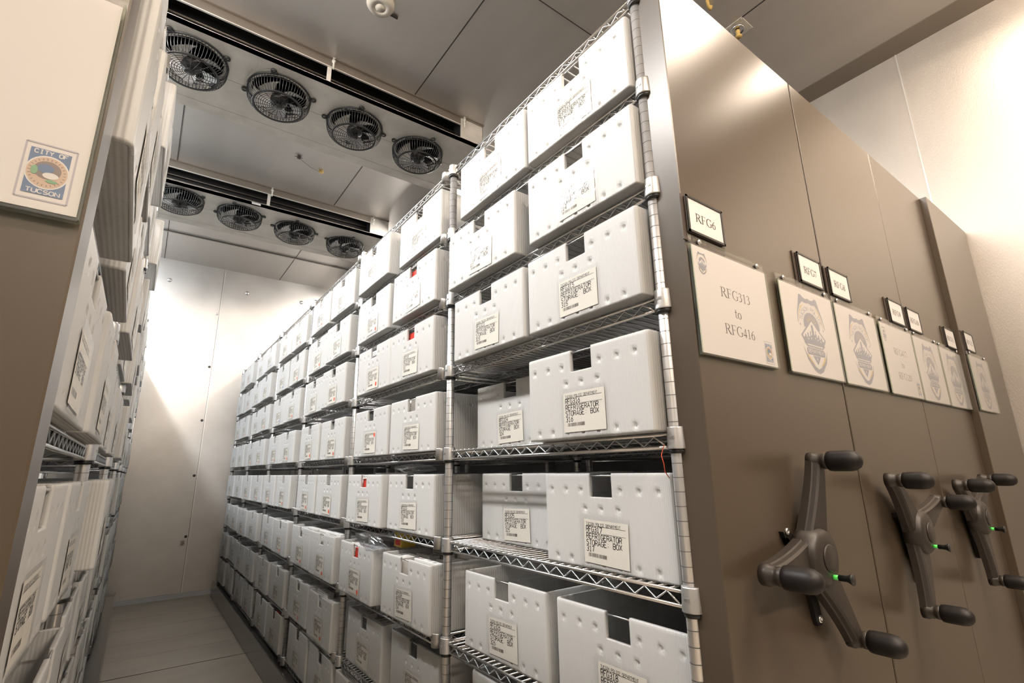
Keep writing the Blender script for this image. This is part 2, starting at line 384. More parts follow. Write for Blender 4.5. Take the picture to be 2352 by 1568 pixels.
# seriffed letters for the signs: cap height 1, each glyph = (advance, [ (points, widths) ])
TH, TK = .035, .12
def sv(x, y0=0, y1=1, w=TK): return ([(x, y0), (x, y1)], [w, w])
def sh(x0, x1, y, w=TH): return ([(x0, y), (x1, y)], [w, w])
def se(x, y, hw=.13): return ([(x - hw, y), (x + hw, y)], [.035, .035])
def sa(cx, cy, rx, ry, a0, a1, n=16, tk=TK, th=TH):
    pts = []; ws = []
    for i in range(n + 1):
        a = math.radians(a0 + (a1 - a0) * i / n); pts.append((cx + rx * math.cos(a), cy + ry * math.sin(a))); ws.append(th + (tk - th) * abs(math.cos(a)) ** 1.3)
    return (pts, ws)
SG = {
 'R': (.74, [sv(.16), se(.13, .017), se(.13, .983), sh(.13, .36, .983), sa(.34, .755, .21, .228, 92, -92), sh(.16, .38, .52), ([(.34, .52), (.66, .01)], [.12, .13]), se(.66, .017, .08)]),
 'F': (.62, [sv(.16), se(.14, .017, .15), se(.13, .983), sh(.13, .56, .983), ([(.555, 1.0), (.57, .8)], [.05, .02]), sh(.16, .42, .51), ([(.42, .6), (.42, .42)], [.04, .04])]),
 'G': (.78, [sa(.42, .5, .33, .49, 50, 318, 22), ([(.62, .88), (.66, .98), (.67, .74)], [.03, .04, .02]), sv(.645, .08, .42, .1), se(.645, .43, .13)]),
 'o': (.5, [sa(.25, .32, .185, .305, 0, 360, 22)]),
 't': (.32, [sv(.14, .12, .86, .09), sh(.02, .30, .62, .05), ([(.14, .14), (.18, .04), (.24, .02), (.31, .09)], [.09, .06, .04, .03])]),
 '0': (.5, [sa(.25, .48, .18, .47, 0, 360, 24)]),
 '1': (.5, [sv(.26, 0, .95, .1), ([(.1, .83), (.26, .94)], [.03, .06]), se(.26, .017, .14)]),
 '2': (.5, [([(.06, .70), (.1, .84), (.2, .93), (.31, .90), (.36, .76), (.33, .6), (.22, .37), (.05, .05)], [.03, .05, .05, .08, .12, .11, .06, .04]), ([(.05, .05), (.42, .05)], [.1, .1]), ([(.42, .1), (.46, .22)], [.05, .02])]),
 '3': (.5, [([(.06, .76), (.12, .88), (.22, .94), (.32, .88), (.36, .76), (.32, .64), (.2, .54)], [.03, .05, .05, .08, .11, .08, .03]), ([(.2, .54), (.34, .46), (.39, .3), (.34, .12), (.2, .02), (.09, .03), (.05, .09)], [.03, .08, .12, .1, .05, .06, .06])]),
 '4': (.5, [sv(.34, 0, .95, .1), ([(.34, .93), (.04, .3)], [.04, .04]), sh(.03, .46, .27, .09)]),
 '5': (.5, [sh(.14, .42, .92, .08), ([(.15, .94), (.09, .56)], [.035, .03]), ([(.09, .56), (.24, .55), (.36, .44), (.38, .26), (.3, .09), (.16, .02), (.05, .07)], [.03, .06, .1, .12, .09, .05, .06])]),
 '6': (.5, [([(.43, .95), (.25, .84), (.12, .62), (.08, .36)], [.02, .05, .09, .12]), sa(.255, .29, .17, .28, 0, 360, 20, .11)]),
 '7': (.5, [sh(.07, .45, .9, .1), ([(.07, .9), (.04, .75)], [.04, .02]), ([(.44, .88), (.2, 0)], [.04, .07])]),
 '8': (.5, [sa(.25, .72, .14, .22, 0, 360, 18, .09), sa(.25, .26, .17, .25, 0, 360, 18, .11)]),
 '9': (.5, [([(.08, 0), (.26, .1), (.38, .32), (.42, .6)], [.02, .05, .09, .12]), sa(.25, .66, .17, .28, 0, 360, 20, .11)]),
}
def serif(fl, t, uc, v, h, m, bold=1., lift=0.):
    sx = h * 1.48; w = sum(SG[c][0] for c in t) * sx; x = uc - w / 2
    for c in t:
        adv, sts = SG[c]
        for pts, ws in sts: fl.ribbon([(x + p[0] * sx, v + p[1] * h) for p in pts], [q * h * 1.22 * bold for q in ws], m, lift)
        x += adv * sx

def badge(fl, cu, cv, k, detail=True):
    B, Y, W = 'badge_blue', 'badge_yellow', 'paper'
    KX = 1.25
    def T(pts): return [(cu + x * k * KX, cv + y * k) for x, y in pts]
    top = [(-2.05, .75), (-1.9, 1.75), (-1.55, 2.75), (-1.35, 3.45), (-1.05, 3.5), (-.75, 3.28), (-.35, 3.2), (0, 3.32), (.35, 3.2), (.75, 3.28), (1.05, 3.5), (1.35, 3.45), (1.55, 2.75), (1.9, 1.75), (2.05, .75)]
    bot = [(1.98, .75), (1.78, 1.7), (1.4, 2.45), (.95, 2.85), (.6, 2.78), (.3, 2.8), (0, 2.88), (-.3, 2.8), (-.6, 2.78), (-.95, 2.85), (-1.4, 2.45), (-1.78, 1.7), (-1.98, .75)]
    for i in range(14):
        j = min(int(i * 12 / 14), 11); bb = bot[::-1]
        fl.poly(T([top[i], top[i + 1], bb[min(int((i + 1) * 12 / 14), 12)], bb[j]]), B)
    for sx in (-1, 1):
        fl.ribbon(T([(sx * 1.82, .9), (sx * 1.62, 1.7), (sx * 1.3, 2.3), (sx * .85, 2.62)]), [.02 * k, .1 * k, .16 * k, .02 * k], Y)
        fl.ribbon(T([(sx * 1.75, -1.35), (sx * 1.35, -2.3), (sx * .55, -3.1), (0, -3.35)]), [.03 * k, .24 * k, .42 * k, .42 * k], B)
        fl.ribbon(T([(sx * 1.3, -1.95), (sx * .95, -2.45), (sx * .4, -2.85)]), [.22 * k, .2 * k, .03 * k], Y)
    fl.poly(T([(-.6, -1.98), (.6, -1.98), (0, -2.75)]), B)
    fl.poly(T([(-.08, -2.22), (0, -2.08), (.08, -2.22), (0, -2.42)]), W, .008)
    fl.poly(T(arc(0, .72, 1.2, 1.25, -10, 190, 20)), B)
    for a in (35, 50, 62, 75, 90, 105, 118, 130, 145):
        ca, sa_ = math.cos(math.radians(a)), math.sin(math.radians(a))
        fl.ribbon(T([(ca * .55, .72 + sa_ * .55), (ca * .98, .72 + sa_ * 1.0)]), [.07 * k, .02 * k], Y, .004)
    fl.poly(T([(0, 1.42), (1.85, -.3), (1.2, -1.22), (-1.2, -1.22), (-1.85, -.3)]), B, .006)
    fl.poly(T([(0, 1.2), (1.62, -.3), (1.1, -1.1), (-1.1, -1.1), (-1.62, -.3)]), W, .009)
    sky = [(-1.5, -.48), (-1.32, -.35), (-1.3, -.15), (-1.15, -.15), (-1.1, -.4), (-.95, -.4), (-.93, .05), (-.75, .05), (-.72, -.3), (-.55, -.28), (-.52, .2), (-.35, .25), (-.32, -.1), (-.22, -.1), (-.2, .72), (-.05, .9), (.1, .8), (.14, -.05), (.28, -.02), (.3, .35), (.45, .35), (.48, -.2), (.66, -.2), (.68, .02), (.85, .05), (.88, -.35), (1.05, -.32), (1.1, -.1), (1.25, -.15), (1.3, -.4), (1.5, -.48)]
    for i in range(len(sky) - 1):
        a, c = sky[i], sky[i + 1]; fl.poly(T([(a[0], -1.0), (c[0], -1.0), c, a]), B, .012)
    for x, z in ((-.9, -.6), (-.45, -.5), (-.4, -.15), (.2, -.4), (.55, -.5), (.95, -.6), (.38, .1)):
        fl.poly(T([(x, z), (x + .1, z), (x + .1, z + .16), (x, z + .16)]), W, .015)
    bn = arc(-1.15, -1.6, .22, .3, 90, 270, 6) + arc(1.15, -1.6, .22, .3, -90, 90, 6)
    fl.poly(T(bn), B, .008)
    if detail:
        fl.text('DEPARTMENT', cu - 1.2 * k * KX, cv - 1.72 * k, .26 * k, .243 * k * KX, W, .05 * k, .014)
        s = 'TUCSON POLICE'
        for i, ch in enumerate(s):
            a = math.radians(166 - 152 * i / 12); R = 1.5
            for st in G.get(ch, []):
                pts = []
                for x, y in st:
                    lx, ly = (x - 2) / 4 * .27, (y - 3) / 6 * .36
                    pts.append((cu + k * KX * ((R + ly) * math.cos(a) + lx * math.sin(a)), cv + k * (.85 + (R + ly) * math.sin(a) - lx * math.cos(a))))
                fl.ribbon(pts, .045 * k, B, .003)
        for sx in (-1, 1): fl.poly(T([(sx * 1.72 - .09, .62), (sx * 1.72, .76), (sx * 1.72 + .09, .62), (sx * 1.72, .5)]), B)

def stamp(fl, cu, cv, wd, ht):
    h, v = wd / 2, ht / 2
    for a, c in (((-h, -v), (h, -v)), ((h, -v), (h, v)), ((h, v), (-h, v)), ((-h, v), (-h, -v))):
        fl.ribbon([(cu + a[0], cv + a[1]), (cu + c[0], cv + c[1])], .05, 'stamp_grey')
    h *= .8; v *= .82
    fl.poly([(cu - h, cv - v), (cu + h, cv - v), (cu + h, cv + v), (cu - h, cv + v)], 'stamp_blue', .003)
    fl.poly([(cu + x, cv + y) for x, y in arc(0, 0, h * 1.08, v * .74, 0, 360, 28)[:-1]], 'paper', .006)
    fl.poly([(cu + x, cv + y) for x, y in arc(0, 0, h * 1.0, v * .68, 0, 360, 28)[:-1]], 'stamp_peach', .009)
    rng = random.Random(5)
    for i in range(26):
        a = i * 2 * math.pi / 26; fl.ribbon([(cu + h * .8 * math.cos(a), cv + v * .54 * math.sin(a)), (cu + h * .92 * math.cos(a), cv + v * .62 * math.sin(a))], .022, 'stamp_brown', .011)
    fl.poly([(cu + x, cv + y) for x, y in arc(0, .1 * v, h * .68, v * .40, 0, 360, 18)[:-1]], 'stamp_brown', .012)
    fl.poly([(cu + x, cv + y) for x, y in arc(-.1 * h, .16 * v, h * .42, v * .2, 0, 360, 14)[:-1]], 'stamp_blue', .015)
    fl.poly([(cu + x, cv + y) for x, y in arc(.2 * h, -.12 * v, h * .4, v * .14, 0, 360, 14)[:-1]], 'paper', .016)
    fl.poly([(cu + x, cv + y) for x, y in arc(-.62 * h, .02 * v, h * .17, v * .2, 0, 360, 12)[:-1]], 'stamp_green', .018)
    fl.poly([(cu + x, cv + y) for x, y in arc(.3 * h, -.36 * v, h * .3, v * .07, 0, 360, 12)[:-1]], 'stamp_green', .018)
    fl.text('CITY OF', cu - h * .8, cv + v * .78, v * .17, h * .24, 'paper', .028, .008)
    fl.text('TUCSON', cu - h * .8, cv - v * .95, v * .17, h * .28, 'paper', .028, .008)

# ------------------------------------------------------------------ wire shelving
PY = [0, 34.5, 71.4, 108.3, 145.3, 182.2, 219.1]
DECK = [2.4, -7.9, -17.9, -27.9, -38.7, -49.6, -60.6, -71.6, -81.1]
SL, SD = 34.6, 22.4
b = MB()
for x in (0, SD):
    for z, rr in ((-.16, .14), (-1.12, .14)): b.tube([(x, .4, z), (x, SL - .4, z)], rr, 'chrome_wire', 8)
    n = 32; b.tube([(x, 1.1 + (SL - 2.2) * i / n, -.3 if i % 2 else -1.0) for i in range(n + 1)], .085, 'chrome_wire', 6)
for y in (0, SL):
    for z in (-.16, -1.12): b.tube([(.4, y, z), (SD - .4, y, z)], .14, 'chrome_wire', 6)
    n = 20; b.tube([(1 + (SD - 2) * i / n, y, -.3 if i % 2 else -1.0) for i in range(n + 1)], .085, 'chrome_wire', 5)
for i in range(34):
    y = .8 + (SL - 1.6) * i / 33; b.tube([(-.06, y, -.06), (SD + .06, y, -.06)], .075, 'chrome_wire', 5, smooth=True)
for x in (7.5, 15):
    b.tube([(x, .1, -.2), (x, SL - .1, -.2)], .1, 'chrome_wire', 5)
    b.tube([(x, .1, -.95), (x, SL - .1, -.95)], .09, 'chrome_wire', 5)
    n = 28; b.tube([(x, .8 + (SL - 1.6) * i / n, -.25 if i % 2 else -.9) for i in range(n + 1)], .07, 'chrome_wire', 4)
SHELF = b.mesh('wire_shelf')
b = MB(); b.lathe([(.56, .34), (.70, .34), (.72, .25), (.79, -1.2), (.79, -1.28), (.6, -1.28)], 'cast_collar', 20)
for k in range(5):       # raised casting marks
    a = math.pi + .5; b.box(-.80, -.25 + .1 * k, -.55, -.70, -.19 + .1 * k, -.35, 'cast_collar')
b.lathe([(.52, -1.28), (.68, -1.28), (.70, -1.42), (.66, -1.6), (.52, -1.6)], 'black_rubber', 18)
COLLAR = b.mesh('corner_collar')
b = MB(); b.lathe([(.57, .34), (.66, .34), (.68, .25), (.74, -1.2), (.60, -1.2), (.57, .34)], 'cast_collar', 20, cap=False)
EMPTYCOL = b.mesh('open_collar')
b = MB(); b.lathe([(.5, -82.6), (.5, 2.9)], 'post_zinc', 24); b.lathe([(0, 3.05), (.35, 3.05), (.505, 2.9), (.505, 2.6)], 'black_rubber', 20)
for g in range(-82, 2): b.lathe([(.513, g - .022), (.513, g + .022)], 'groove', 24, cap=False)
POST = b.mesh('grooved_post')

def shelving(side, x, mirror=False, detail=True, label='', first=True):
    for k in range(6):
        y1 = PY[k + 1]; y0 = y1 - SL
        t = thing('wire_shelving_unit', '%s chrome wire shelving section from the near end of the %s' % (ORD[k], label), 'shelving', x, 0, -87.3 + 4.2,
                  'wire shelving sections of the %s' % label, math.pi if mirror else 0)
        dz = 87.3 - 4.2
        s = -1 if mirror else 1      # the thing is turned half round for the left side, so local y runs backwards
        ys = [0.] if k == 0 else []
        for y in ys + [y1]:
            for xx in (0, SD): link('post', POST, t, (xx, s * y, dz))
        for d in DECK:
            sh_ = link('wire_shelf', SHELF, t, (0, (y0 if not mirror else -y1), d + dz))
            if detail:
                for yy in (0, SL):
                    near = (yy == 0) != mirror
                    e = (near and k > 0)
                    for xx in ((0, SD) if k < 3 else (0,)): link('corner_collar', EMPTYCOL if e else COLLAR, sh_, (xx, yy, 0))
shelving('right', 0, label='right carriage')
shelving('left', -36, True, label='left carriage')
shelving('second', 24.9, detail=False, label='second right carriage')

# ------------------------------------------------------------------ carriages: base, end panel, crank
def crank(parent, cx, cz, yp, angs, R=7.3):
    ya = yp - 1.1
    h = MB()
    for a in angs:          # three tapering arms in one casting, each bowed out from the hub
        ca, sa_ = math.cos(math.radians(a)), math.sin(math.radians(a))
        secs = []
        for i in range(9):
            t = i / 8; rr = .3 + (R - .3) * t
            hw = 1.0 * (1 - t) ** 1.5 + .70; yb = ya - .35 - .45 * math.sin(t * math.pi * .5); th = 1.15 - .15 * t
            secs.append((rr, hw, yb, th))
        vs = []; fs = []
        for rr, hw, yb, th in secs:
            for q, yy in ((-hw, yb + th), (-hw, yb + .5), (-hw + .1, yb + .42), (-hw + .16, yb + .14), (-hw + .32, yb), (hw - .32, yb), (hw - .16, yb + .14), (hw - .1, yb + .42), (hw, yb + .5), (hw, yb + th)):
                vs.append((cx + ca * rr - sa_ * q, yy, cz + sa_ * rr + ca * q))
        for i in range(8):
            for k in range(10): fs.append((i * 10 + k, i * 10 + (k + 1) % 10, (i + 1) * 10 + (k + 1) % 10, (i + 1) * 10 + k))
        fs.append(tuple(range(10))); fs.append(tuple(80 + k for k in range(10))); h.add(vs, fs, 'handle_plastic')
        e = -(ya - .8)
        h.lathe([(.72, e - 1.0), (.74, e - .5), (.66, e - .4), (.62, e - .1), (.55, e + .02), (.62, e + .1), (.62, e + .5), (.5, e + .55)], 'handle_plastic', 20, (cx + ca * R, 0, cz + sa_ * R), 'y')
    h.lathe([(2.1, -ya - .7), (2.15, -ya - .2), (2.0, -ya + .75), (1.75, -ya + .95), (1.1, -ya + 1.02), (0, -ya + 1.02)], 'handle_plastic', 28, (cx, 0, cz), 'y')
    c = tag(link('crank_handle', h.mesh('crank_handle'), parent), 'dark three armed crank handle')
    for a in angs:
        px, pz = cx + R * math.cos(math.radians(a)), cz + R * math.sin(math.radians(a))
        k = MB(); y0 = -ya + 1.25
        k.lathe([(0, y0), (.66, y0), (.76, y0 + .08), (.8, y0 + .4), (.8, y0 + 1.5), (.74, y0 + 1.9), (.55, y0 + 2.22), (.3, y0 + 2.38), (0, y0 + 2.42)], 'grip_rubber', 20, (px, 0, pz), 'y')
        link('grip', k.mesh('grip'), c)
    k = MB(); k.lathe([(0, -ya + 1.0), (.95, -ya + 1.0), (.98, -ya + 1.08), (.85, -ya + 1.14), (0, -ya + 1.16)], 'handle_plastic', 24, (cx + .1, 0, cz), 'y')
    link('hub_cap', k.mesh('hub_cap'), c)
    k = MB(); q = (cx + .35, 0, cz - 1.35)
    k.lathe([(0, -ya + .9), (.17, -ya + .9), (.17, -ya + 1.3), (0, -ya + 1.3)], 'green_ring', 14, q, 'y')
    k.lathe([(0, -ya + 1.35), (.22, -ya + 1.35), (.22, -ya + 1.85), (.27, -ya + 2.0), (.42, -ya + 2.25), (.40, -ya + 2.3), (0, -ya + 2.3)], 'black_rubber', 18, q, 'y')
    tag(link('lock_pin', k.mesh('lock_pin'), c), 'black lock pin with a green ring')
    k = MB()                 # mounting bracket behind the hub
    for dx, dz in ((.9, -4.6), (-2.2, 1.9), (2.2, 2.6)):
        k.prism([(cx - .45, cz), (cx + dx - .5, cz + dz), (cx + dx - .3, cz + dz - .45), (cx + dx + .3, cz + dz - .45), (cx + dx + .5, cz + dz), (cx + .45, cz)], yp, yp - .35, 'grip_rubber')
        k.lathe([(.28, -yp + .35), (.25, -yp + .5), (.1, -yp + .5), (.1, -yp + .4)], 'chrome_wire', 10, (cx + dx, 0, cz + dz), 'y')
    k.lathe([(1.2, -yp), (1.2, -ya - .3)], 'grip_rubber', 20, (cx, 0, cz), 'y')
    link('crank_bracket', k.mesh('crank_bracket'), parent)

def carriage(x0, x1, yp, label, crk=None, side=True, zt=2.9):
    t = thing('mobile_carriage', label, 'carriage', (x0 + x1) / 2, 0, -87.3)
    ox = (x0 + x1) / 2; oz = 87.3
    b = MB()                 # sheet steel end panel with a returned edge
    b.cbox(x0 - ox, yp, 1.2, x1 - ox, yp + 2.3, zt + oz, 'carriage_paint', .07)
    link('end_panel', b.mesh('end_panel'), t)
    if True:
        b = MB(); sgn = {'l': -1, 'r': 1}.get(side, 0)
        if sgn: b.box(sgn * (x1 - ox) + (2.0 if sgn > 0 else -2.25), -.35, .2, sgn * (x1 - ox) + (2.25 if sgn > 0 else -2.0), 218, 5.8, 'base_paint')
        b.box(x0 - ox - (2.0 if sgn < 0 else -.1), -.35, 1.0, x1 - ox + (2.0 if sgn > 0 else -.1), 221, 4.2, 'base_paint')
        for y in (8, 60, 112, 164, 212):
            for x in (-9, 9): b.box(x - .5, y - 2, 0.02, x + .5, y + 2, 1.0, 'cast_collar')
        link('carriage_base', b.mesh('carriage_base'), t)
    if yp == YP and 40 < x0 < 60:
        b = MB(); b.box(x0 - ox + .15, .3, 4.2, x0 - ox + .3, 221, 86, 'base_paint'); link('light_block_sheet', b.mesh('light_block_sheet'), t)  # sheet added to keep the lit right wall out of the shelf gaps
    if crk:
        cx, cz, angs = crk; crank_parent = t
        crank(t, cx - ox, cz + oz, yp, angs)
    return t
YP = -2.7
carriage(-.2, 24.25, YP, 'grey steel end panel and carriage with the first crank beside the open aisle', (10.4, -48, (74, 183, 302)), side='l')
carriage(24.55, 48.1, YP, 'second grey end panel carriage from the aisle, with the middle crank', (33.3, -48, (135, 21, 252)))
carriage(48.25, 70.1, YP, 'third grey end panel carriage from the aisle, with the farthest crank', (55.6, -48, (146, 38, 268)))
carriage(70.4, 93.7, -3.6, 'last grey end panel against the right wall, without a crank')
carriage(-59.4, -34.75, YP, 'left grey end panel and carriage nearest the camera', side='r')
for x, l in ((24.38, 'between the first and second end panels'), (48.17, 'between the second and third end panels')):
    b = MB(); b.box(x - .13, YP + .5, -85, x + .16, YP + 1.2, 2.6, 'seal_green')
    tag(link('rubber_bumper', b.mesh('rubber_bumper'), None, (0, 0, ZF)), 'dark green rubber strip in the gap ' + l, 'rubber strip')

# ------------------------------------------------------------------ signs
def number_sign(txt, x, z, y, label, w=5.7, h=3.95):
    t = thing('row_number_sign', label, 'sign', x + w / 2, y, z - h, 'row number signs')
    b = MB(); b.box(-w / 2, -.10, 0, w / 2, 0, h, 'sign_frame')
    b.cbox(-w / 2 + .5, -.26, .72, w / 2 - .2, -.10, h - .06, 'sign_frame', .06)
    for q in ((-w / 2 + .5, .72, -w / 2 + .7, h - .06), (w / 2 - .4, .72, w / 2 - .2, h - .06), (-w / 2 + .5, .72, w / 2 - .2, .9), (-w / 2 + .5, h - .24, w / 2 - .2, h - .06)):
        b.box(q[0], -.36, q[1], q[2], -.26, q[3], 'black_rubber')
    fl = Flat(); fl.text('S', 0, 0, .01, .01, 'sign_frame_print')
    fl = Flat(); x0 = -w / 2 + .45
    fl.poly([(x0, .55), (x0 + .12, .6), (x0 + .25, .52), (x0 + .38, .6), (x0 + .5, .55), (x0 + .45, .2), (x0 + .25, .05), (x0 + .05, .2)], 'sign_frame_print')
    low = {'p': [arc(1.6, 2.2, 1.5, 1.7, 170, -170, 8), [(.1, 3.9), (.1, -1.6)]], 'a': [arc(1.7, 2, 1.6, 1.9, 10, 350, 9), [(3.4, 3.9), (3.4, 0)]],
           'c': [arc(2, 2, 1.8, 1.9, 45, 315, 8)], 'e': [arc(2, 2, 1.8, 1.9, -45, -320, 9)[::-1] + [(.3, 2.1), (3.6, 2.1)]],
           's': [arc(2, 3, 1.3, .9, 30, 270, 6) + arc(2, 1, 1.5, 1, 90, -150, 6)], 'v': [[(.2, 3.9), (2, 0), (3.8, 3.9)]], 'r': [[(.6, 3.9), (.6, 0)], arc(2.2, 2.3, 1.5, 1.6, 170, 60, 5)]}
    G.update({k: v for k, v in low.items()})
    fl.text('Spacesaver', x0 + .65, .18, .36, .2, 'sign_frame_print', .035)
    fl.to(b, (0, -.10, 0), (1, 0, 0), (0, 0, 1), (0, -1, 0))
    link('frame', b.mesh('sign_frame'), t)
    b = MB(); b.box(-w / 2 + .7, -.30, .9, w / 2 - .4, -.27, h - .24, 'paper')
    fl = Flat(); serif(fl, txt, .1, 1.85, .72, 'ink', 1.0)
    fl.to(b, (0, -.30, 0), (1, 0, 0), (0, 0, 1), (0, -1, 0))
    link('paper_card', b.mesh('number_card'), t)
for txt, x, z, y in (('RFG6', -.55, -20.3, YP), ('RFG7', 17.6, -20.5, YP), ('RFG8', 24.5, -20.5, YP), ('RFG9', 41.4, -20.7, YP), ('RFG10', 48.1, -20.7, YP), ('RFG11', 64.1, -20.9, YP), ('RFG12', 70.5, -20.8, -3.6)):
    number_sign(txt, x, z, y - .02, 'brown framed row number sign reading %s on a grey end panel' % txt)

def sheet_holder(x, z, y, label, kind, lines=None, w=11.1, h=8.75):
    t = thing('acrylic_sheet_holder', label, 'sign', x + w / 2, y, z - h, 'clear holders with printed sheets')
    b = MB(); b.box(-w / 2 + .12, -.30, .12, w / 2 - .06, -.26, h - .05, 'paper')
    fl = Flat()
    if kind == 'badge': badge(fl, .1, h / 2 - .15, 1.1)
    elif kind == 'range':
        badge(fl, -w / 2 + 1.35, h - 1.4, .26, False); stamp(fl, w / 2 - 1.25, 1.25, 1.25, 1.9)
        serif(fl, lines[0], .12, 5.1, .82, 'ink_soft'); serif(fl, lines[1], .12, 3.55, .82, 'ink_soft'); serif(fl, lines[2], .12, 2.05, .82, 'ink_soft')
    elif kind == 'stamp': stamp(fl, w / 2 - .98, 1.42, 1.25, 1.95)
    fl.to(b, (0, -.30, 0), (1, 0, 0), (0, 0, 1), (0, -1, 0), .01)
    tag(link('printed_sheet', b.mesh('printed_sheet'), t), 'white printed paper sheet')
    b = MB(); b.box(-w / 2, -.42, 0, w / 2, -.36, h, 'acrylic')
    b.box(-w / 2, -.22, 0, w / 2, -.12, h + .75, 'acrylic')
    for q in ((-w / 2 - .04, -.42, -.04, -w / 2 + .04, -.12, h), (w / 2 - .04, -.42, 0, w / 2 + .04, -.12, h), (-w / 2, -.42, -.06, w / 2, -.12, .04), (-w / 2, -.22, h + .7, w / 2, -.12, h + .76)):
        b.box(*q, 'acrylic_edge')
    link('acrylic_pocket', b.mesh('acrylic_pocket'), t)
    for q in (-w / 2 + 1.3, w / 2 - 1.2):
        s = MB(); s.lathe([(.0, .0), (.18, .0), (.18, .22), (.24, .24), (.24, .34), (.12, .42), (0, .43)], 'chrome_wire', 12, (q, 0, h + .38), 'y')
        link('screw', s.mesh('holder_screw'), t)
ZS = -24.55
sheet_holder(-.15, ZS, YP, 'clear holder with a sheet reading RFG313 to RFG416 on the first end panel', 'range', ('RFG313', 'to', 'RFG416'))
sheet_holder(13.15, ZS, YP, 'clear holder with large police badge sheet at right of the first end panel', 'badge')
sheet_holder(24.75, ZS - .05, YP, 'clear holder with police badge sheet at left of the second end panel', 'badge')
sheet_holder(37.0, ZS - .1, YP, 'clear holder with a sheet reading RFG417 to RFG520 on the second end panel', 'range', ('RFG417', 'to', 'RFG520'))
sheet_holder(48.3, ZS - .15, YP, 'clear holder with police badge sheet at left of the third end panel', 'badge')
sheet_holder(59.0, ZS - .2, YP, 'clear holder with police badge sheet at right of the third end panel', 'badge')
sheet_holder(70.6, ZS - .2, -3.6, 'clear holder with police badge sheet on the last end panel beside the wall', 'badge')
sheet_holder(-45.95, ZS + .1, YP, 'large blurred sheet with city stamp on the left end panel nearest the camera', 'stamp')

